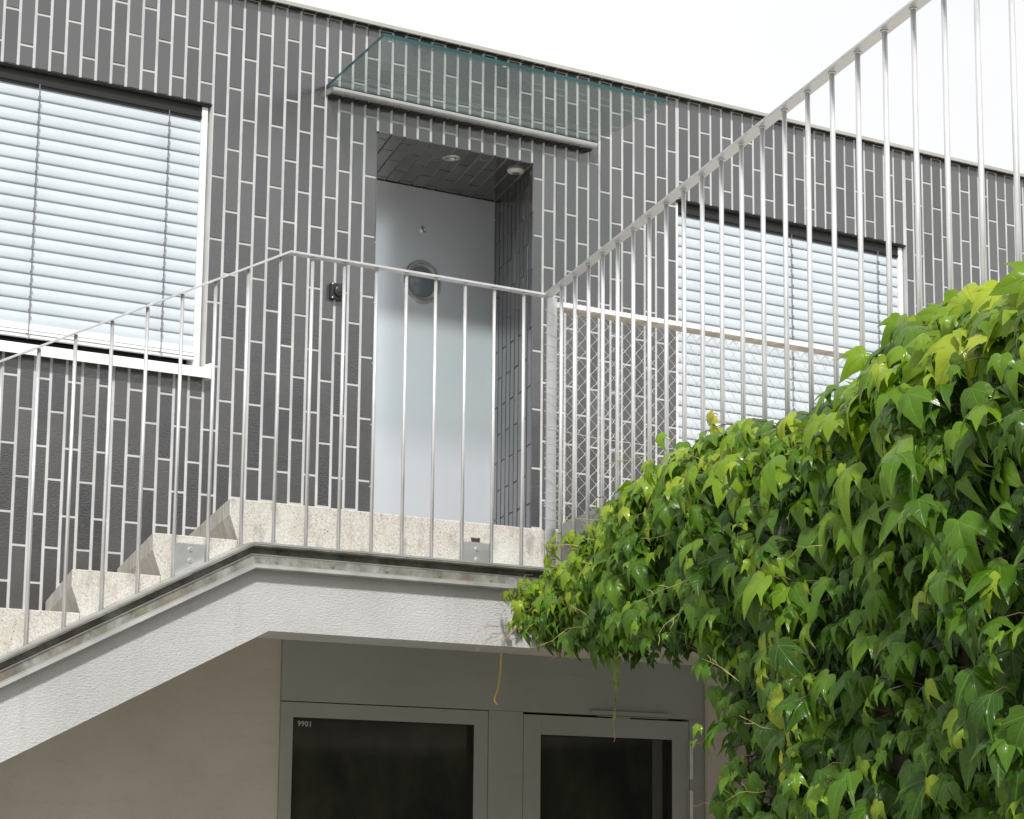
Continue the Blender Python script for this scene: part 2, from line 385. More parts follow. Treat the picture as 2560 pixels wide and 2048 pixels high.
def holes(x0, x1):
    r = []
    for wn in (W1, W2):
        if x1 > wn[0] + 0.01 and x0 < wn[1] - 0.01: r.append((wn[2], wn[3]))
    if x1 > RX0 + 0.01 and x0 < RX1 - 0.01: r.append((-9, RZ))
    return r
for c in range(int(HX0 / W), int(HX1 / W)):
    x0, x1 = J(c) + jx, J(c + 1) - jx
    if c == 36: x1 = W2[0] - 0.002
    if abs(J(c) - W2[1]) < 0.045 and J(c) < W2[1] + 0.01: x0 = max(x0, W2[1] + 0.002) if x1 > W2[1] + 0.01 else x0
    ev = c % 2 == 0
    for r in range(-3, 13):
        zt = -(r if ev else r + 0.5) * L + (0.003 if ev else -0.004) - jz; zbm = zt - L + 2 * jz
        zt = min(zt, TOPZ - 0.004)
        segs = [(zbm, zt)]
        for h0, h1 in holes(x0, x1):
            ns = []
            for a, b in segs:
                if b <= h0 or a >= h1: ns.append((a, b)); continue
                if a < h0 - 0.006: ns.append((a, h0))
                if b > h1 + 0.006: ns.append((h1, b))
            segs = ns
        for a, b in segs:
            if b - a < 0.006 or b < (-3.4 if x1 < 1 else -2.6): continue
            tl.tile((x0, 0.009, a), (x1 - x0, 0, 0), (0, 0, b - a), (0, -0.009, 0), tint=random.random())
# recess lining: soffit and the two jambs, in the skewed direction
dv = SK * RD
RC0, RC1 = Vector((RX0, 0.0, 0)), Vector((RX1, 0.0, 0))
ln = MB()
s0 = SK * 0.021
ln.fbox(RC0 + s0 + Vector((-0.1, 0, RZ + 0.0045)), Vector((RX1 - RX0 + 0.2, 0, 0)), dv, (0, 0, 0.1))
ln.fbox(RC0 + s0 + Vector((-0.106, 0, zb)), (0.1, 0, 0), dv, (0, 0, RZ - zb + 0.003)); ln.fbox(RC1 + s0 + Vector((0.0055, 0, zb)), (0.1, 0, 0), dv, (0, 0, RZ - zb + 0.003))
ln.build("recess_lining", "liningjoint", house)
for c in range(12, 24):     # soffit tiles run back into the recess
    x0, x1 = J(c) + 0.0035, J(c + 1) - 0.0035
    cuts = [0.0, 0.23, 0.51, RD] if c % 2 else [0.0, 0.09, 0.37, 0.65, RD]
    for a, b in zip(cuts, cuts[1:]):
        o = Vector((x0, 0, RZ + 0.007)) + SK * (a + (0.004 if a else 0.001))
        tl.tile(o, (x1 - x0, 0, 0), SK * (b - a - 0.008), (0, 0, -0.007), tint=random.random())
for side, px, nx in ((0, RX0, 1), (1, RX1, -1)):
    nrm = Vector((SK.y * nx, -SK.x * nx, 0))
    nc = 10; wj = RD / nc
    for i in range(nc):
        for r in range(-1, 9):
            off = 0.0 if i % 2 else 0.5
            zt = -(r + off) * L - 0.03; zbm = zt - L + 0.008
            zt = min(zt, RZ - 0.004)
            if zt - zbm < 0.01 or zbm < -2.6: continue
            o = Vector((px, 0, zbm)) + SK * (i * wj + (0.005 if i else 0.001)) - nrm * 0.007
            tl.tile(o, SK * (wj - 0.010), (0, 0, zt - zbm), nrm * 0.007, tint=random.random())
tl.build("tile_cladding", "tile", house, fix=False, tint=True)
cp = MB()
rows = []
for x in (HX0, HX1):
    rows.append([(x, 0.28, TOPZ + 0.035), (x, -0.035, TOPZ + 0.016), (x, -0.042, TOPZ + 0.012), (x, -0.042, TOPZ - 0.004), (x, -0.037, TOPZ - 0.004), (x, -0.036, TOPZ + 0.001), (x, 0.28, TOPZ + 0.001)])
cp.sweep(rows, closed=True); cpo = cp.build("roof_coping", "coping", house)
sp_ = MB()
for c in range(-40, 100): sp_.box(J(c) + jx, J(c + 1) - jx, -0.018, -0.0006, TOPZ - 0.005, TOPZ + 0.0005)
sp_.build("painted_coping_reflection", "gap", cpo)  # black blocks added for the dark reflection of the coping in the tiles

def make_window(wn, cords):
    x0, x1, z0, z1 = wn
    fr = MB(); Yf = 0.11
    for a, b, c, d in ((x0, x1, z1 - 0.055, z1), (x0, x1, z0, z0 + 0.05), (x0, x0 + 0.05, z0 + 0.05, z1 - 0.055), (x1 - 0.05, x1, z0 + 0.05, z1 - 0.055)):
        fr.box(a + 0.002, b - 0.002, Yf, 0.16, c + 0.002, d - 0.002)
    win = fr.build("window", "dark", house)
    MB().box(x0 + 0.05, x1 - 0.05, 0.13, 0.145, z0 + 0.05, z1 - 0.055).build("pane", "darkglass", win)
    hb = MB(); hb.box(x0 + 0.003, x1 - 0.003, 0.012, 0.30, z1 - 0.010, z1 - 0.002); hb.box(x0 + 0.003, x1 - 0.003, 0.035, 0.11, z1 - 0.068, z1 - 0.010)  # thin dark plate puts the soffit's shade into colour; the lower box is the headbox
    hb.box(x0 + 0.005, x1 - 0.005, 0.029, 0.0345, z1 - 0.060, z1 - 0.056)
    hb.build("blind_box_and_shade_plate", "dark", win)
    for s, xa in ((-1, x0 + 0.006), (1, x1 - 0.036)):
        gm = MB(); gm.box(xa, xa + 0.028, 0.028, 0.10, z0 + 0.004, z1 - 0.012)
        gm.build("guide_rail", "white", win, bevel=0.002)
    sl = MB(); xa, xb = x0 + 0.036, x1 - 0.037
    zt = z1 - 0.066; nsl = round((z1 - z0 - 0.168) / 0.0541); pitch = (z1 - z0 - 0.168) / nsl
    for i in range(nsl):
        zc = zt - i * pitch
        prof = []
        for q in range(8):
            t = q / 7.0
            yy = 0.049 - 0.006 * t - 0.0045 * math.sin(math.pi * t); zz = zc - 0.0537 * t - 0.0007
            prof.append((yy, zz))
        prof.append((prof[-1][0] + 0.006, prof[-1][1] - 0.0005))
        tl_ = random.uniform(-0.0015, 0.0015)
        sl.sweep([[(x, y, z + (tl_ if x > 0 else -tl_)) for y, z in prof] for x in (xa, xb)])
    sl.build("blind_slats", "slat", win, smooth=True, fix=False)
    zend = z0 + 0.104
    br = MB(); br.box(xa, xb, 0.026, 0.05, zend - 0.030, zend - 0.002); br.box(xa, xb, 0.022, 0.055, zend - 0.046, zend - 0.033); br.box(xa, xb, 0.026, 0.05, zend - 0.060, zend - 0.048)
    br.build("bottom_rail", "white", win, bevel=0.0015)
    for cx in cords:
        cm = MB(); cm.tube([(cx, 0.022, z1 - 0.06), (cx, 0.020, zend - 0.05)], 0.0022, 5)
        for i in range(nsl):
            zc = zt - (i + 1) * pitch + 0.004
            if zc < zend + 0.01: break
            cm.box(cx - 0.0045, cx + 0.0045, 0.015, 0.0235, zc - 0.014, zc + 0.003)
        cm.tube([(cx - 0.01, 0.02, zend - 0.045), (cx + 0.008, 0.018, zend - 0.05), (cx - 0.004, 0.02, zend - 0.07)], 0.0016, 5)
        cm.build("ladder_cord", "cord", win)
    si = MB()
    si.sweep([[(x, 0.10, z0 + 0.012), (x, -0.046, z0 + 0.001), (x, -0.049, z0 - 0.001), (x, -0.049, z0 - 0.044), (x, -0.045, z0 - 0.044), (x, -0.045, z0 - 0.004), (x, 0.10, z0 + 0.006)] for x in (x0 - 0.010, x1 + 0.010)], closed=True)
    for x in (x0 - 0.013, x1 + 0.003): si.box(x, x + 0.009, -0.051, 0.004, z0 - 0.046, z0 + 0.022)
    si.build("window_sill", "white", win)
make_window(W1, (-0.20, -0.80, -1.40)); make_window(W2, (2.752, 3.352, 3.955))

# front door at the back of the recess
DO = RC0 + dv; DY = DO.y; dx0, dx1 = DO.x + 0.002, DO.x + (RX1 - RX0) - 0.002
dm = MB(); dm.box(dx0, dx1, DY - 0.045, DY - 0.005, FLZ + 0.006, RZ - 0.003)
door = dm.build("front_door", "door", house, bevel=0.002)
MB().box(dx0 - 0.1, dx1 + 0.1, DY + 0.002, DY + 0.05, zb, RZ + 0.1).build("door_backing", "dark", house)
pc = (1.505, DY - 0.045, -0.690)
MB().lathe(pc, (0, -1, 0), [(0.108, -0.001), (0.108, 0.010), (0.102, 0.018), (0.094, 0.018), (0.090, 0.010), (0.078, 0.008), (0.076, -0.0005)], 40).build("porthole_ring", "alu", door, smooth=False)
MB().lathe(pc, (0, -1, 0), [(0.077, 0.0), (0.076, 0.004), (0.0, 0.005)], 40).build("porthole_pane", "portglass", door, smooth=True)
MB().lathe((1.508, DY - 0.045, -0.425), (0, -1, 0), [(0.016, -0.001), (0.016, 0.007), (0.011, 0.010), (0.0, 0.008)], 18).build("spyhole", "alu", door)

# lower storey under the stair
LY = -0.25
def lx(x): return round(-4.519 + (x + 4.519) * 1.08087, 4)
def lz(z): return round(-3.3956 + (z + 3.3956) * 1.08087, 4)
LTOP = -2.42
PX0, PX1 = lx(-0.085), lx(2.003)
lw = MB()
lw.prism([(-4.5, GZ), (PX0, GZ), (PX0, LTOP), (-0.45, LTOP), (-4.5, LTOP - 0.498 * 4.05)], LY, LY + 0.2)
lw.box(PX1, 7.0, LY - 0.03, LY + 0.2, GZ, LTOP); lw.box(PX0, PX1, LY + 0.06, LY + 0.2, GZ, LTOP)
lw.build("lower_wall", "beige", house)
pn = MB()
g_ = 0.004
def prect(x0, x1, z0, z1, y=LY - 0.012): pn.box(x0, x1, y, LY + 0.05, z0, z1)
D1, D2 = (PX0 + 0.001, lx(0.872), lz(-2.873)), (lx(1.049), lx(1.914), lz(-2.879))
prect(PX0 + 0.001, PX1 - 0.002, D1[2] + g_, LTOP)
prect(D1[1] + g_, D2[0] - g_, GZ + 0.01, D1[2] + g_ - 0.0005)
prect(D2[1] + g_, PX1 - 0.002, GZ + 0.01, D1[2] + g_ - 0.0005)
pn.build("metal_panel", "panel", house, bevel=0.0012)
MB().box(PX0 + 0.002, PX1 - 0.003, LY + 0.051, LY + 0.058, GZ + 0.01, LTOP - 0.01).build("panel_backing", "gap", house)
PD = 0.030
def glazed_door(x0, x1, zt, gx0, gx1, gzt):
    d = MB(); y = LY - 0.011
    d.box(x0, gx0, y, LY + 0.045, GZ + 0.02, zt); d.box(gx1, x1, y, LY + 0.045, GZ + 0.02, zt)
    d.box(gx0, gx1, y, LY + 0.045, gzt, zt); d.box(gx0, gx1, y, LY + 0.045, GZ + 0.02, GZ + 0.2)
    o = d.build("glazed_door", "panel", house, bevel=0.0012)
    gk = MB(); b = 0.003
    gk.box(gx0, gx0 + b, y + 0.003, LY + 0.04, GZ + 0.2, gzt); gk.box(gx1 - b, gx1, y + 0.003, LY + 0.04, GZ + 0.2, gzt); gk.box(gx0 + b, gx1 - b, y + 0.003, LY + 0.04, gzt - b, gzt)
    gk.build("gasket", "gap", o)
    MB().box(gx0 + b, gx1 - b, y + PD, y + PD + 0.008, GZ + 0.2, gzt - b).build("pane", "darkglass", o)
    return o
gd1 = glazed_door(*D1, lx(-0.031), lx(0.806), lz(-2.931))
gd2 = glazed_door(*D2, lx(1.135), lx(1.824), lz(-2.959))
MB().box(lx(1.735), lx(1.788), LY - 0.011 + PD - 0.003, LY - 0.011 + PD - 0.0008, GZ + 0.2, lz(-2.962)).build("painted_reflection_strip", "panereflect", gd2)  # strip laid on the pane, painting in the reflection of the reveal
for zt_, zb_ in ((-2.959, -3.123), (-3.171, -3.34)):
    hm = MB(); n_ = 3; zt_, zb_ = lz(zt_), lz(zb_); h_ = (zt_ - zb_) / n_; hx = lx(1.919)
    for i in range(n_): hm.tube([(hx, LY - 0.021, zt_ - i * h_ - 0.001), (hx, LY - 0.021, zt_ - (i + 1) * h_ + 0.001)], 0.0085, 10)
    hm.box(hx - 0.014, hx + 0.014, LY - 0.0135, LY - 0.0126, zb_, zt_)
    hm.build("hinge", "hinge", gd2, smooth=False)
dc = MB(); dc.box(lx(1.388), lx(1.80), LY - 0.034, LY - 0.0122, lz(-2.868), lz(-2.850)); dc.box(lx(1.42), lx(1.79), LY - 0.030, LY - 0.0122, lz(-2.8738), lz(-2.8705)); dc.box(lx(1.50), lx(1.58), LY - 0.032, LY - 0.0122, lz(-2.880), lz(-2.8745))
dc.build("door_closer", "panel", house)
# the number on the first pane
cu = bpy.data.curves.new("number", 'FONT'); cu.body = "9901"; cu.size = 0.031; cu.extrude = 0.0004; cu.offset = 0.0007; cu.space_character = 1.15
to = bpy.data.objects.new("number_text", cu); COL.objects.link(to)
bpy.context.view_layer.update()
me = bpy.data.meshes.new_from_object(to.evaluated_get(bpy.context.evaluated_depsgraph_get())); me.name = "door_number"
bpy.data.objects.remove(to); me.materials.clear(); me.materials.append(M["letter"])
me.transform(Matrix.Translation((lx(-0.015) + 0.020, LY - 0.011 + PD - 0.0012, lz(-2.9635))) @ Matrix.Rotation(math.pi / 2, 4, 'X'))
no = bpy.data.objects.new("door_number", me); COL.objects.link(no); no.parent = gd1; me.transform(Matrix.Translation((0, 0, -GZ)))

# fittings on the house
def downlight(x, y):
    o = root("downlight", "round chrome downlight set in the tiled soffit above the door", "downlight", (x, y, RZ))
    MB().lathe((x, y, RZ), (0, 0, -1), [(0.0, -0.001), (0.022, -0.001), (0.027, 0.002), (0.031, 0.004), (0.042, 0.004), (0.044, 0.001), (0.044, -0.002)], 32).build("trim_ring", "alu", o, smooth=True)
    MB().lathe((x + 0.002, y, RZ), (0, 0, -1), [(0.013, 0.0), (0.012, 0.006), (0.0, 0.008)], 20).build("lamp", "lens", o, smooth=True)
downlight(1.336, 0.148)
mo = root("motion_detector", "small white domed detector on the recess soffit by the right jamb", "detector", (1.700, 0.138, RZ))
MB().lathe((1.700, 0.138, RZ), (0, 0, -1), [(0.043, -0.002), (0.043, 0.004), (0.036, 0.013), (0.022, 0.016), (0.02, 0.015)], 32).build("housing", "lens", mo, smooth=True)
MB().lathe((1.700, 0.138, RZ), (0, 0, -1), [(0.020, 0.0145), (0.016, 0.020), (0.0, 0.023)], 20).build("sensor_dome", "cord", mo, smooth=True)
be = root("push_button", "square black push button box on the tiles left of the door", "push button", (0.636, 0, -0.989))
b = MB(); b.box(0.600, 0.672, -0.026, -0.0002, -1.026, -0.952); b.build("housing", "black", be, bevel=0.006)
MB().lathe((0.640, -0.026, -0.988), (0, -1, 0), [(0.027, -0.002), (0.027, 0.008), (0.022, 0.013), (0.0, 0.014)], 28).build("button", "black", be, smooth=True)
for px, pz in ((0.606, -0.958), (0.666, -0.958), (0.606, -1.020), (0.666, -1.020)):
    MB().lathe((px, -0.026, pz), (0, -1, 0), [(0.0035, -0.001), (0.003, 0.0015), (0, 0.002)], 10).build("screw", "lens", be)

# glass canopy
ca = root("glass_canopy", "clear green glass canopy in an aluminium wall rail above the door", "canopy", (1.3, 0, -0.07))
gp = MB(); q = [(0.560, -0.003), (2.052, -0.003), (1.95, -0.72), (0.418, -0.735)]
gz = -0.056
def gz_(y): return gz - 0.012 * y
th = 0.016
tp = [(x, y, gz_(y) + th) for x, y in q]; bt = [(x, y, gz_(y)) for x, y in q]
gp.add(tp + bt, [(0, 1, 2, 3), (7, 6, 5, 4)]); gp.cm = 1
gp.add(tp + bt, [(0, 4, 5, 1), (1, 5, 6, 2), (2, 6, 7, 3), (3, 7, 4, 0)]); gp.mi[3] = 0
gp.build("glass_pane", ["glass", "glassedge"], ca)
rl = MB(); pf = [(-0.0005, -0.060), (-0.062, -0.060), (-0.070, -0.064), (-0.073, -0.070), (-0.070, -0.077), (-0.060, -0.083), (-0.035, -0.087), (-0.0005, -0.087)]
rl.sweep([[(x, y, z) for y, z in pf] for x in (0.560, 2.035)], closed=True); rl.build("wall_rail", "alu", ca)
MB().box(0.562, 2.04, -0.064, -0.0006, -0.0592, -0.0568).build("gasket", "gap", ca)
sp_ = MB()
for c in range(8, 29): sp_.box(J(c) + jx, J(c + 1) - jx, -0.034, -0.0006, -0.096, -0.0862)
sp_.build("painted_rail_reflection", "gap", ca)  # black blocks added for the rail's dark reflection on the tiles below
for i, (cx, cy) in enumerate(((0.47, -0.70), (1.05, -0.715))):
    MB().lathe((cx, cy, gz_(cy) - 0.001), (0, 0, -1), [(0.010, 0), (0.009, 0.004), (0, 0.005)], 14).build("clamp_disc", "alu", ca)

# ------------------------------------------------------------------ stair
stair = root("staircase", "pale washed concrete outdoor stair and landing on a white rendered beam", "staircase", (0, -0.6, GZ))
RISE, RUN = 0.1545, 0.3085
SX, SZ = -0.473, FLZ
FY = -1.178
ld = MB(); ld.prism([(SX, SZ), (SX, SZ - 0.062), (SX + 0.037, SZ - RISE), (SX + 0.037, SZ - 0.36), (0.952, SZ - 0.30), (0.952, SZ)], FY, -0.02)
def skewed(m): m.v = [(x + (y - FY) * SK.x / SK.y, y, z) for x, y, z in m.v]
skewed(ld); ld.build("landing", "concrete", stair, bevel=0.004)
for k in range(1, 9):
    x, z = SX - RUN * k, SZ - RISE * k; xr = x + RUN + 0.036
    st = MB(); st.prism([(x, z), (x, z - 0.062), (x + 0.037, z - RISE), (x + 0.037, z - 0.36), (xr, z - 0.21), (xr, z)], FY, -0.02)
    skewed(st); st.build("step", "concrete", stair, bevel=0.003)
SL = 0.498; BX = -0.306; BZ = -2.635
def below(x): return BZ if x > BX else BZ + SL * (x - BX)
KX, KZ = -0.349, -2.405
XL = -4.4
bm_ = MB(); bm_.prism([(XL, KZ + SL * (XL - KX)), (XL, below(XL)), (BX, BZ), (0.945, BZ), (0.945, KZ + 0.02), (KX, KZ + 0.02), (KX - 0.6, KZ + 0.02 - SL * 0.6)], -1.2, -0.905)
bm_.build("beam", "render", stair)
# steel edge profile along the beam, turning up the flight
def edge_profile(o0):   # list of (outward, down) pairs
    return o0
lip = [(0.064, -0.008), (0.064, 0.004), (0.058, 0.006), (0.014, 0.008), (0.014, 0.030), (0.032, 0.032), (0.033, 0.066), (0.001, 0.068), (0.001, 0.050), (-0.03, 0.006), (-0.03, -0.006)]
lipz = [(0.0335, 0.0305), (0.0345, 0.0345), (0.0325, 0.0365), (0.0325, 0.0315)]
lipb = [(0.034, 0.066), (0.046, 0.071), (0.048, 0.083), (0.044, 0.086), (0.002, 0.087), (0.002, 0.070)]
def station(px, pz, mx, mz, lip): return [(px + mx * d, -1.2 - o, pz + mz * d) for o, d in lip]
fx, fz = -0.412, -2.326
hb_ = math.tan(math.atan(SL) / 2)
ca_, sa_ = math.cos(math.atan(SL)), math.sin(math.atan(SL))
for nm, mat, pf_ in (("steel_edging", "rust", lip), ("edge_bead", "zinc", lipz), ("drip_flashing", "zinc", lipb)):
    ef = MB()
    ef.sweep([station(XL, fz + SL * (XL - fx), 0.0, -1.0 / ca_, pf_), station(fx, fz, hb_, -1.0, pf_),
              [(P0.x - o * 0.53, -1.2 - o, fz - d) for o, d in pf_], [tuple(TP(8.0, fz - d, o)) for o, d in pf_]], closed=True)
    ef.build(nm, mat, stair)
hl = MB()
lp2 = [(0.066, -0.0095), (0.066, -0.002), (0.064, 0.0), (-0.02, -0.0085)]
def st2(px, pz, mx, mz): return [(px + mx * d, -1.2 - o, pz + mz * d) for o, d in lp2]
hl.sweep([st2(XL, fz + SL * (XL - fx), 0, -1.0 / ca_), st2(fx, fz, hb_, -1.0), [(P0.x - o * 0.53, -1.2 - o, fz - d) for o, d in lp2], [tuple(TP(8.0, fz - d, o)) for o, d in lp2]], closed=True)
hl.build("edge_trim", "zinc", stair)
for i in range(9):
    bx = -0.30 + i * 0.24
    if bx > 0.9: break
    MB().lathe((bx, -1.2345, fz - 0.054), (0, -1, 0), [(0.0065, -0.001), (0.006, 0.002), (0, 0.003)], 10).build("rivet", "rust", stair)

# ------------------------------------------------------------------ terrace on the right
ter = root("terrace", "raised terrace slab running towards the camera, its edge overgrown by ivy", "terrace", tuple(TP(2, GZ)))
tb = MB(); e0 = TP(0, 0, -0.02); e1 = TP(8.2, 0, -0.02)
def slabpoly(off, yb=-0.02):
    a = TP(0, 0, off); b = TP(8.2, 0, off)
    return [(a.x, a.y), (b.x, b.y), (6.5, b.y), (6.5, yb), (0.957, yb), (0.957, -1.17)]
tb.slab(slabpoly(-0.012, -0.906), BZ, -2.405); tb.build("slab", "beige", ter)
t2 = MB(); t2.slab(slabpoly(-0.11), -2.402, -2.154); t2.build("kerb", "concrete", ter)
ang = MB(); r0 = [TP(0.02, z, o) for o, z in ((-0.05, -2.136), (-0.05, -2.205), (-0.056, -2.205), (-0.056, -2.142), (-0.20, -2.142), (-0.20, -2.136))]
r1_ = [TP(8.1, z, o) for o, z in ((-0.05, -2.136), (-0.05, -2.205), (-0.056, -2.205), (-0.056, -2.142), (-0.20, -2.142), (-0.20, -2.136))]
ang.sweep([r0, r1_], closed=True); ang.build("edge_angle", "zinc", ter)
for i in range(19):
    t = 0.33 + i * 0.42
    MB().fbox(TP(t, -2.40, -0.105), U * 0.05, N * 0.05, (0, 0, 0.19)).build("bracket", "zinc", ter)

gw = root("garden_wall", "ivy covered wall under the terrace edge", "wall", tuple(TP(3.5, GZ)))
MB().fbox(TP(2.05, GZ, -0.02), U * 6.1, -N * 0.25, (0, 0, BZ - GZ - 0.004)).build("wall_body", "ivyback", gw)

# ------------------------------------------------------------------ railings
r1o = root("stair_railing", "galvanised steel railing of thin round bars up the flight and across the landing", "railing", (-0.3, -1.2, GZ))
HZ = -1.181; HBX = -0.268
def hrail(x): return HZ if x > HBX else HZ + SL * (x - HBX)
XE = -4.2
hr = MB(); hw = 0.021
pr = [(-hw, -0.009), (-hw, 0.0), (hw, 0.0), (hw, -0.009)]
hr.sweep([[(XE, -1.2 + o, hrail(XE) + d / ca_) for o, d in pr], [(HBX + d * -hb_ * 0, -1.2 + o, HZ + d) for o, d in pr], [(0.957, -1.2 + o, HZ + d) for o, d in pr]], closed=True)
hr.build("handrail", "steel", r1o, bevel=0.0012)
def baluster(x, y, zt, zb, parent, r=0.0068, collar=True):
    m = MB(); m.tube([(x, y, zb), (x + random.uniform(-.001, .001), y, (zt + zb) / 2), (x, y, zt)], r, 12)
    if collar: m.lathe((x, y, zt), (0, 0, -1), [(r + 0.0035, 0.0005), (r + 0.0035, 0.003), (r, 0.004)], 12)
    return m.build("baluster", "steel", parent, smooth=True)
xs = [0.829, 0.684, 0.543, 0.402, 0.265, 0.127, -0.018, -0.160, -0.299, -0.436, -0.572, -0.708, -0.847, -0.985, -1.125, -1.263, -1.40] + [-1.54 - 0.139 * i for i in range(18)]
for x in xs:
    fl = fz if x > fx else fz + SL * (x - fx)
    baluster(x, -1.2, hrail(x) - (0.010 if x > HBX else 0.0115), fl + 0.004, r1o, collar=x > HBX)
for xa, xb, zt_ in ((0.551, 0.676, -2.232), (-0.699, -0.581, -2.335)):
    bp_ = MB(); fl = (fz if xa > fx else fz + SL * (xa - fx)) + 0.01; fr_ = (fz if xb > fx else fz + SL * (xb - fx)) + 0.01
    bp_.prism([(xa, zt_), (xa, fl), (xb, fr_), (xb, zt_)], -1.199, -1.189)
    bo = bp_.build("fixing_plate", "alu", r1o, bevel=0.001)
    cxp = (xa + xb) / 2
    for zz in ((-2.258, -2.300) if xa > 0 else (-2.357, -2.398)):
        MB().lathe((cxp, -1.199, zz), (0, -1, 0), [(0.0105, -0.001), (0.0105, 0.0015), (0.0065, 0.0018), (0.0065, 0.007), (0.003, 0.007), (0.0025, 0.003), (0, 0.003)], 14).build("bolt", "hinge", bo)
    MB().box(xa + 0.03, xb - 0.03, -1.189, -1.178, zt_ - 0.08, zt_ - 0.02).build("spacer", "hinge", bo)

r2o = root("terrace_railing", "long steel bar railing with tall bars along the terrace edge, rising out of the ivy", "railing", tuple(TP(2, GZ)))
hr2 = MB(); HZ2 = -1.181
rowA = [tuple(TP(-0.0, HZ2 + d, 0) + Vector((o * 1.06, 0, 0)) - Vector((0, abs(o) * 0.0, 0))) for o, d in pr]
hr2.sweep([[tuple(TP(0.012, HZ2 + d - 0.0012, o)) for o, d in pr], [tuple(TP(8.1, HZ2 + d - 0.0012, o)) for o, d in pr]], closed=True)
hr2.build("handrail", "steel", r2o, bevel=0.0012)
for k in range(42):
    p = TP(0.1864 * (k + 1.145), 0)
    baluster(p.x, p.y, HZ2 - 0.0105, fz + 0.004, r2o, r=0.0078)
po = MB(); po.box(0.946, 0.993, -1.205, -1.195, fz + 0.004, HZ - 0.0095); po.build("corner_post", "alu", r2o, bevel=0.001)

# ------------------------------------------------------------------ chain link fence
fe = root("wire_fence", "chain link fence hung from a weathered rail behind the terrace bars", "fence", (2.5, -1.2, FLZ))
FZ = -1.209
tr_ = MB(); tr_.sweep([[(x, -1.225, FZ - 0.001), (x, -1.225, FZ - 0.019), (x, -1.222, FZ - 0.0215), (x, -1.145, FZ - 0.0215), (x, -1.145, FZ), (x, -1.222, FZ + 0.001)] for x in (0.994, 5.6)], closed=True)
tr_.mi = [1 if i in (1, 2) else 0 for i in range(len(tr_.f))]  # front coloured whiter for the light on it; underside weathered beige
tr_.build("top_rail", ["white", "weather"], fe)
wm = MB(); wy = -1.19; dxw, dzw = 0.0295, 0.0305
zt0, zb0 = FZ - 0.035, FLZ + 0.01
nrow = int((zt0 - zb0) / dzw)
x = 1.0; i = 0
while x < 4.4:
    a, bx = x, x + dxw
    pts = []
    for r in range(nrow + 1):
        s_ = (r % 2)
        pts.append((a + (dxw + 0.0012) * s_ - 0.0006 + random.uniform(-1, 1) * 0.0012, wy + (0.0022 if s_ == 0 else -0.0022), zt0 - r * dzw + random.uniform(-1, 1) * 0.0012))
    wm.tube(pts, 0.00155, 4, caps=False)
    pts = []
    x += dxw; i += 1
    if True:
        pts = []
        for r in range(nrow + 1):
            s_ = 1 - (r % 2)
            pts.append((x + (dxw + 0.0012) * s_ - 0.0006 + random.uniform(-1, 1) * 0.0012, wy + (0.0022 if s_ == 0 else -0.0022), zt0 - r * dzw + random.uniform(-1, 1) * 0.0012))
        wm.tube(pts, 0.00155, 4, caps=False)
        x += dxw
wm.build("wire_mesh", "wire", fe, fix=False)
tw = MB()
for k in range(60):
    cx = 1.03 + k * 0.059
    tw.tube([(cx, -1.19, zt0), (cx + 0.004, -1.228, FZ - 0.024), (cx + 0.008, -1.228, FZ + 0.002), (cx + 0.012, -1.15, FZ + 0.003), (cx + 0.013, -1.152, FZ - 0.026), (cx, -1.185, zt0 - 0.01)], 0.0011, 4)
z = FZ - 0.05
while z > -2.14:
    s_ = random.uniform(-0.012, 0.018); e_ = random.uniform(-0.004, 0.004)
    tw.tube([(1.012, -1.192, z - s_), (0.994, -1.2085, z - s_ * .7), (0.97, -1.2075, z - 0.003), (0.945, -1.2085, z + s_ * .6), (0.940, -1.195, z + s_), (0.96, -1.188, z + e_), (1.012, -1.19, z - 0.01)], 0.0009, 4)
    z -= random.choice((0.03, 0.038, 0.045))
tw.tube([(0.95, -1.209, -1.74), (1.2, -1.196, -1.752), (1.9, -1.194, -1.758), (4.3, -1.194, -1.76)], 0.0014, 4)
tw.build("tie_wire", "wire", fe, fix=False)

# ------------------------------------------------------------------ loose cable
cb = MB(); cb.tube([(0.906, -0.95, -2.60), (0.906, -0.95, -2.64), (0.903, -0.952, -2.69), (0.897, -0.955, -2.74), (0.884, -0.96, -2.785), (0.870, -0.962, -2.818), (0.866, -0.962, -2.828), (0.870, -0.962, -2.838), (0.886, -0.960, -2.850)], 0.0042, 8)
tag(cb.build("cable", "yellow", smooth=True), "thin yellow cable end dangling from the underside of the landing", "cable")

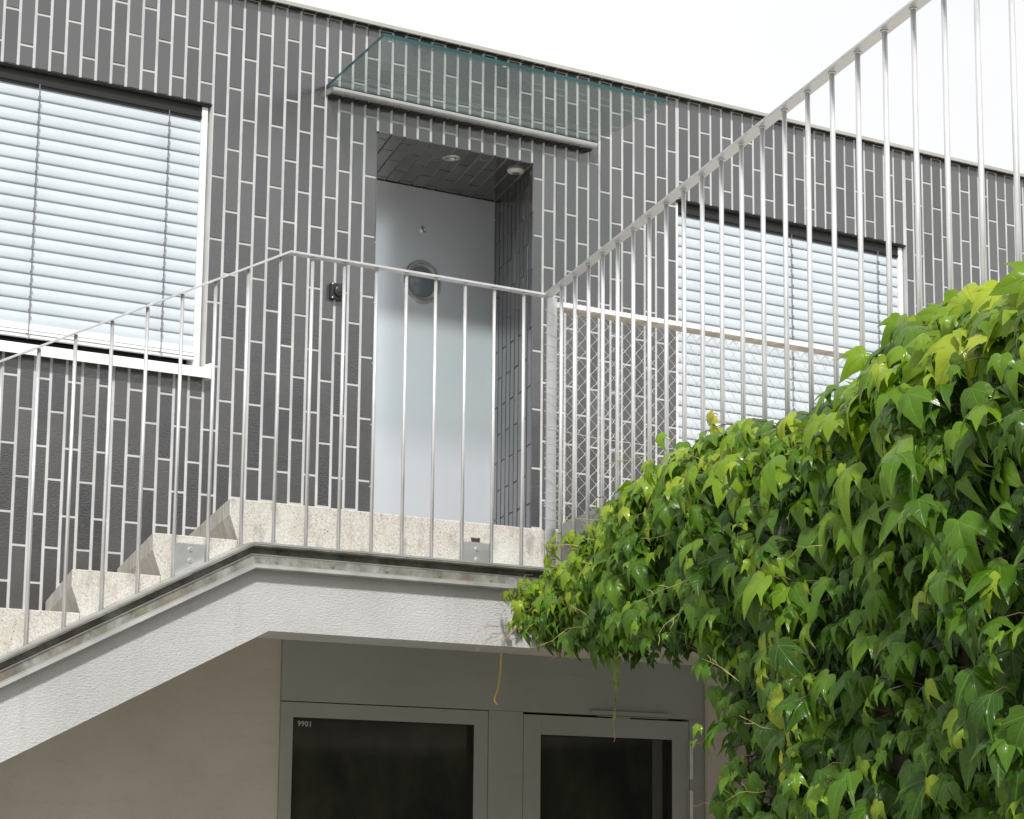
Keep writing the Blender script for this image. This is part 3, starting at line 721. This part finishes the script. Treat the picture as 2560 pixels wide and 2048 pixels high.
# ------------------------------------------------------------------ ivy
half = [(0, 0.0), (0.10, -0.10), (0.24, -0.13), (0.38, -0.07), (0.48, 0.05), (0.56, 0.20), (0.63, 0.36), (0.69, 0.52), (0.75, 0.74), (0.60, 0.64), (0.46, 0.565), (0.33, 0.525), (0.295, 0.63), (0.235, 0.78), (0.14, 0.95), (0.0, 1.18)]
outl = half + [(-x, y) for x, y in half[-2:0:-1]]
CEN = (0.0, 0.14)
def leaf_geo(droop, fold, cup, lob, curl):
    rings = (0.0, 0.36, 0.70, 1.0); v = []; uv = []
    nO = len(outl)
    wa, wp, wf = random.uniform(.02, .09), random.uniform(0, 6.3), random.choice((2, 3, 4))
    asl, asr, tw = random.uniform(.82, 1.08), random.uniform(.82, 1.08), random.uniform(-.25, .25)
    tipk = random.uniform(.85, 1.12)
    def h(x, y):
        d = math.hypot(x, y - 0.14)
        ang = math.atan2(abs(x), y - 0.14 + 1e-6)
        puff = 0.06 * abs(math.sin(ang * 2.2)) * min(1, d * 2)
        z = puff - droop * max(0, y - 0.1) ** 2 - fold * abs(x) ** 1.4 - cup * d * d
        if d > 0.5: z -= curl * (d - 0.5) ** 1.5
        z += wa * math.sin(wf * math.atan2(x, y - .14) + wp) * d + tw * x * max(0, y)
        return z
    v.append((CEN[0], CEN[1], h(*CEN))); uv.append(CEN)
    for r in rings[1:]:
        for i, (x, y) in enumerate(outl):
            sx = (asr if x > 0 else asl) * (lob if abs(x) > 0.5 else 1.0)
            yy0 = y * (tipk if y > 0.7 and abs(x) < .3 else 1.0)
            xx = CEN[0] + (x * sx - CEN[0]) * r; yy = CEN[1] + (yy0 - CEN[1]) * r
            if r == 1.0 and i % 2: xx *= 0.955; yy = CEN[1] + (yy - CEN[1]) * 0.975
            v.append((xx, yy, h(xx, yy))); uv.append((xx, yy))
    f = []
    for i in range(nO): f.append((0, 1 + i, 1 + (i + 1) % nO))
    for k in range(2):
        a, b = 1 + k * nO, 1 + (k + 1) * nO
        for i in range(nO): f.append((a + i, b + i, b + (i + 1) % nO, a + (i + 1) % nO))
    return v, f, uv
SHAPES = [leaf_geo(random.uniform(.0, .45), random.uniform(-.1, .55), random.uniform(-.1, .35), random.uniform(.75, 1.08), random.uniform(.3, 1.2)) for _ in range(60)]
class Leaves(MB):
    def __init__(s): super().__init__(); s.uvs = []
    def leaf(s, p, nrm, tip, size, tint):
        nrm = Vector(nrm).normalized(); tip = Vector(tip); tip = (tip - nrm * tip.dot(nrm)).normalized(); sx = tip.cross(nrm)
        v, f, uv = random.choice(SHAPES)
        sxs = size * random.uniform(.88, 1.1); p = Vector(p)
        s.add([p + sx * (a * sxs) + tip * (b * size) + nrm * (c * size) for a, b, c in v], f, tint); s.uvs += [tuple(q) for q in uv]
        return p
def interp(tab, t):
    if t <= tab[0][0]: return tab[0][1]
    for (a, p), (b, q) in zip(tab, tab[1:]):
        if a <= t <= b: return p + (q - p) * (t - a) / (b - a)
    return tab[-1][1]
TOP = [(0.05, -2.46), (0.3, -2.42), (0.61, -2.36), (0.95, -2.27), (1.43, -2.20), (2.06, -2.10), (2.35, -2.10), (2.64, -2.14), (3.12, -2.175), (3.38, -2.14), (3.6, -2.095), (3.8, -2.085), (4.0, -2.095), (4.2, -2.12), (4.5, -2.16), (7.9, -2.15)]
BOT = [(0.05, -2.52), (0.3, -2.56), (0.62, -2.68), (1.0, -2.72), (1.3, -2.77), (1.44, -2.74), (1.8, -2.78), (2.12, -2.80), (2.36, -2.90), (2.42, -3.5), (2.44, -4.9), (7.9, -4.9)]
ivy = root("ivy", "lush glossy ivy with three pointed leaves spilling over the terrace edge and wall", "climbing plant", tuple(TP(3.2, GZ, 0.1)))
DN = Vector((0, 0, -1)); UPV = Vector((0, 0, 1))
def size_at(t): return 0.037 + 0.0068 * min(t, 3.6)
lv = Leaves(); stems = MB()
def patch(n, off0, off1, tint0, tint1, t0, t1, zlow=-3.75, smul=1.0, petiole=0.0):
    done = 0; tries = 0
    while done < n and tries < n * 12:
        tries += 1
        t = random.uniform(t0, t1); zt, zb_ = interp(TOP, t), max(interp(BOT, t), zlow)
        if t < 2.2: zb_ += 0.035 * math.sin(t * 9 + 0.6) + 0.035 * math.sin(t * 23 + 1) + random.uniform(-.01, .02)
        if t < 0.6 and random.random() > 0.22 + t * 1.1: continue
        sz = size_at(t) * random.choice((0.4, 0.55, 0.7, 0.85, 1.0, 1.0, 1.2, 1.5, 1.75)) * smul
        z = random.uniform(zb_ + sz * 0.9, zt - 0.01)
        if z < zb_ + sz * 0.9 or zt - zb_ < 0.05: continue
        depth = zt - z
        bulge = 0.06 * math.sin(t * 5.1 + z * 3) + 0.05 * math.sin(t * 11 + z * 7.3)
        off = random.uniform(off0, off1) + bulge * 0.6
        if depth < 0.16: off *= (0.45 + 0.55 * depth / 0.16)
        if t < 0.5: off *= 0.35 + 0.65 * t / 0.5
        lift = random.gauss(1.0, 0.55)
        nrm = N * 1.0 + UPV * lift + U * random.gauss(0.6, 0.6)
        if depth < 0.1: nrm += UPV * random.uniform(0.3, 1.3)
        tip = DN * 1.0 + N * random.uniform(0.0, 0.35) + U * random.uniform(0.0, 0.35) + (U - N) * random.gauss(0, 0.3)
        p = TP(t, z, off)
        lv.leaf(p, nrm, tip, sz, min(0.9, max(0.0, random.triangular(tint0, tint1) + (0.16 if depth < 0.22 else 0.0) - 0.05 * min(1, max(0, depth - 0.3)))))  # sunlight painted into the tint: lighter near the top, slightly darker below
        if random.random() < petiole:
            q_ = p - N * random.uniform(0.06, 0.13) + UPV * random.uniform(-0.02, 0.03) + U * random.uniform(-0.03, 0.03)
            stems.tube([q_, (q_ + p) / 2 + UPV * 0.012, p], [0.0018, 0.0015, 0.0013], 4, caps=False)
        done += 1
patch(2600, -0.01, 0.03, 0.0, 0.22, 0.05, 5.3)  # inner layers tinted darker, painting shade into the gaps between leaves
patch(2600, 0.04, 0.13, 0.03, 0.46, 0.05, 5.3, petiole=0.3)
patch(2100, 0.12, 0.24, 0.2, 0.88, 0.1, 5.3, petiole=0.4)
patch(900, -0.01, 0.05, 0.0, 0.25, 5.3, 7.8, zlow=-4.6, smul=1.25)
patch(1500, 0.05, 0.22, 0.1, 0.85, 5.3, 7.8, zlow=-4.6, smul=1.25)
patch(420, 0.0, 0.18, 0.05, 0.7, 2.5, 5.3, zlow=-4.7)
patch(260, 0.02, 0.12, 0.3, 0.8, 0.05, 1.2, smul=0.9)
# crown over the terrace edge, its sunlit top put into lighter tints
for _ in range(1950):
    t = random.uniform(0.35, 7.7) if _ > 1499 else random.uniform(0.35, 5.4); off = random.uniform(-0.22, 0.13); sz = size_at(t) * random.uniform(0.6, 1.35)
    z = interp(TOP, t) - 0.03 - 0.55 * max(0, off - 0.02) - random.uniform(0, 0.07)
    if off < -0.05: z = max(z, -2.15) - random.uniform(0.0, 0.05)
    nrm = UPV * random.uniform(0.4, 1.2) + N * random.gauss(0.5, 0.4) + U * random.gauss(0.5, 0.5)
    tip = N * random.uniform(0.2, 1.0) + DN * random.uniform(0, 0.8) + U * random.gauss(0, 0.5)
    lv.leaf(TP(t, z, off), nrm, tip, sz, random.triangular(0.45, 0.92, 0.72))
# tall yellow-green tuft near the right edge, its backlit brightness put into the tints
for _ in range(130):
    t = random.triangular(3.35, 5.0, 3.9); off = random.uniform(-0.08, 0.16)
    z = random.uniform(-2.25, -2.075 if 3.6 < t < 4.1 else -2.11); sz = random.uniform(0.06, 0.125)
    nrm = N * random.uniform(0.3, 1.1) + UPV * random.uniform(0.1, 1.0) + U * random.gauss(0.5, 0.5)
    tip = DN * random.uniform(-0.1, 1) + U * random.gauss(-0.2, 0.7) + N * random.uniform(0, .5)
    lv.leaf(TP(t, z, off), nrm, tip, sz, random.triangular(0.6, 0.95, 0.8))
# yellow young shoots on the face
def shoot(t, z, n, dz, dt, s0, tint0):
    p = TP(t, z, 0.19); pts = [p]
    for i in range(n):
        tt, zz = t + dt * i + random.uniform(-.035, .035), z - dz * i
        q_ = TP(tt, zz, 0.21 + random.uniform(-.01, .02)); pts.append(q_)
        lv.leaf(q_, N + UPV * random.uniform(.1, .6) + U * random.uniform(-.4, .4), DN + U * random.uniform(-.6, .6), s0 * random.uniform(.75, 1.15), tint0 + random.uniform(-.05, .05))
    stems.tube(pts, 0.0014, 4, caps=False)
shoot(3.03, -2.66, 4, 0.05, 0.02, 0.075, 0.88); shoot(2.95, -2.83, 5, 0.045, 0.03, 0.085, 0.87); shoot(3.12, -3.02, 4, 0.04, 0.01, 0.05, 0.93); shoot(3.10, -3.11, 3, 0.04, 0.01, 0.05, 0.94)
shoot(3.3, -2.30, 4, 0.03, 0.03, 0.06, 0.92); shoot(2.55, -2.13, 4, 0.012, 0.03, 0.045, 0.95)
for i in range(60):
    t = random.uniform(0.1, 1.6); shoot(t, random.uniform(interp(BOT, t) + 0.12, interp(TOP, t)), 1, 0.03, 0.02, random.uniform(.035, .06), 0.85)
for i in range(50):
    t = random.uniform(1.6, 5.0); shoot(t, random.uniform(-3.4 if t > 2.4 else -2.6, interp(TOP, t)), 1, 0.03, 0.02, random.uniform(.04, .075), 0.84)
# leaves creeping out over the white beam
for x_, z_, s_, ti in ((0.895, -2.44, .05, .8), (0.875, -2.475, .045, .85), (0.842, -2.49, .045, .88), (0.79, -2.52, .04, .9), (0.74, -2.545, .03, .85), (0.92, -2.50, .05, .75), (0.955, -2.45, .055, .8), (0.97, -2.52, .05, .7), (0.93, -2.57, .05, .84), (0.96, -2.60, .05, .8)):
    lv.leaf((x_, -1.245 - random.uniform(0, .03), z_), Vector((-.4, -1, .5)) + Vector((random.uniform(-.3, .3), 0, random.uniform(-.3, .3))), Vector((random.uniform(-.6, .3), -.2, -1)), s_, ti)
lf = lv.build("foliage", "leaf", ivy, smooth=True, fix=False, tint=True, uv=lv.uvs)
# hanging strand in front of the doors
hs = Leaves(); base = TP(1.25, -2.70, 0.10); spts = [base]
for i, (dz, s_) in enumerate(((0.07, .045), (0.115, .042), (0.15, .03), (0.185, .036), (0.21, .022), (0.235, .028), (0.26, .016), (0.29, .012))):
    p = base + Vector((random.uniform(-.004, .004), random.uniform(-.004, .004), -dz - 0.0)); spts.append(p)
    hs.leaf(p, N + UPV * random.uniform(.1, .8) + U * random.uniform(-.5, .5), DN + U * random.uniform(-.5, .5), s_, 0.72 + 0.02 * i)
spts += [base + Vector((0, 0, -0.32)), base + Vector((0.003, 0.002, -0.345)), base + Vector((-0.004, 0.0, -0.352))]
sh = hs.build("hanging_shoot", "leaf", ivy, smooth=True, fix=False, tint=True, uv=hs.uvs)
sm = MB(); sm.tube(spts, 0.0014, 5); sm.build("shoot_stem", "tendril", sh)
# woody stems behind the leaves
for i in range(70):
    t = random.uniform(2.1, 5.2); z = random.uniform(-3.7, -2.5); pts = []
    for k in range(7):
        pts.append(TP(t, z, random.uniform(0.0, 0.05))); t += random.uniform(-.06, .06); z += random.uniform(.06, .16)
    pts = [p for p in pts if p.z < -2.12]
    if len(pts) > 1: stems.tube(pts, random.uniform(.002, .006), 5)
stems.build("stem", "stem", ivy, smooth=True, fix=False)
td, td2 = 'tendril', 'redtendril'
def tendril(mat, p, d, n=6, step=0.035, r=0.0013):
    mb = MB()
    p = Vector(p); d = Vector(d).normalized(); pts = [p]
    for i in range(n):
        d = (d + Vector((random.gauss(0, .25), random.gauss(0, .25), random.gauss(-.05, .22)))).normalized()
        p = p + d * step; pts.append(p)
        if random.random() < .5:
            e = (d + Vector((random.gauss(0, .8), random.gauss(0, .8), random.gauss(0, .8)))).normalized()
            mb.tube([p, p + e * step * .5, p + (e + d * .4) * step * .8], r * .6, 4)
    mb.tube(pts, [r * (1 - 0.6 * i / n) for i in range(n + 1)], 5)
    o = mb.build('tendril', mat, ivy, smooth=True, fix=False)
    if mat == 'redtendril': o['label'] = 'thin reddish tendril'
for i in range(26):
    t = random.uniform(0.2, 5.0); z = random.uniform(max(interp(BOT, t), -3.4), interp(TOP, t))
    tendril(td, TP(t, z, 0.2), N * .6 - U * random.uniform(.2, 1.2) + UPV * random.uniform(-.4, .5), random.randint(3, 7), 0.03)
for t, z in ((2.05, -2.62), (2.15, -2.64), (2.45, -2.60), (2.75, -2.62), (2.9, -2.64)):
    tendril(td, TP(t + .3, z + .03, 0.2), -U + N * .1 + DN * .35, 7, 0.036, 0.0017)
for t, z in ((2.3, -3.08), (2.31, -3.28), (0.6, -2.66), (0.75, -2.7), (0.1, -2.52)):
    tendril(td2, TP(t, z, 0.13), -U + N * .4 + UPV * random.uniform(-.2, .2), 5, 0.022)
for x_, z_ in ((0.75, -2.55), (0.80, -2.56), (0.70, -2.56)):
    tendril(td2, (x_, -1.225, z_), (-1, 0.0, random.uniform(-.1, .15)), 6, 0.022, 0.001)
for t in (0.62, 0.7): tendril(td2, TP(t, interp(TOP, t) + .02, 0.0), UPV + N * .3 - U * .5, 4, 0.02)

# ------------------------------------------------------------------ trees across the yard, mirrored in the glazed tiles
tt = MB()
def crown(c, r, n):
    for _ in range(n):
        d = Vector((random.gauss(0, 1), random.gauss(0, 1), random.gauss(0, 1))).normalized()
        p = Vector(c) + Vector((d.x * r[0], d.y * r[1], d.z * r[2])) * random.uniform(.55, 1.05)
        a = Vector((random.gauss(0, 1), random.gauss(0, 1), random.gauss(0, 1))).normalized(); b_ = a.orthogonal().normalized(); s_ = random.uniform(.35, .8)
        tt.add([p - a * s_, p + b_ * s_ * .6, p + a * s_, p - b_ * s_ * .6], [(0, 1, 2, 3)])
for i in range(15):
    x_ = -6 + i * 3.6 + random.uniform(-1, 1); hgt = random.uniform(7.4, 10.4)
    crown((x_, -31 + random.uniform(-2, 2), GZ + hgt * .52), (2.8, 2.2, hgt * .5), 420)
    crown((x_ + 1.8, -27.5, GZ + 2.2), (2.6, 1.2, 2.3), 260)  # unseen low bushes added to close bright gaps in the lower panes' reflections
    tt.tube([(x_, -31, GZ), (x_, -31, GZ + hgt * .6)], [.25, .12], 8)
tag(tt.build("treeline_and_added_bushes", "treeleaf", fix=False), "row of dark trees across the yard facing the house, with added unseen low bushes", "trees", kind='stuff')
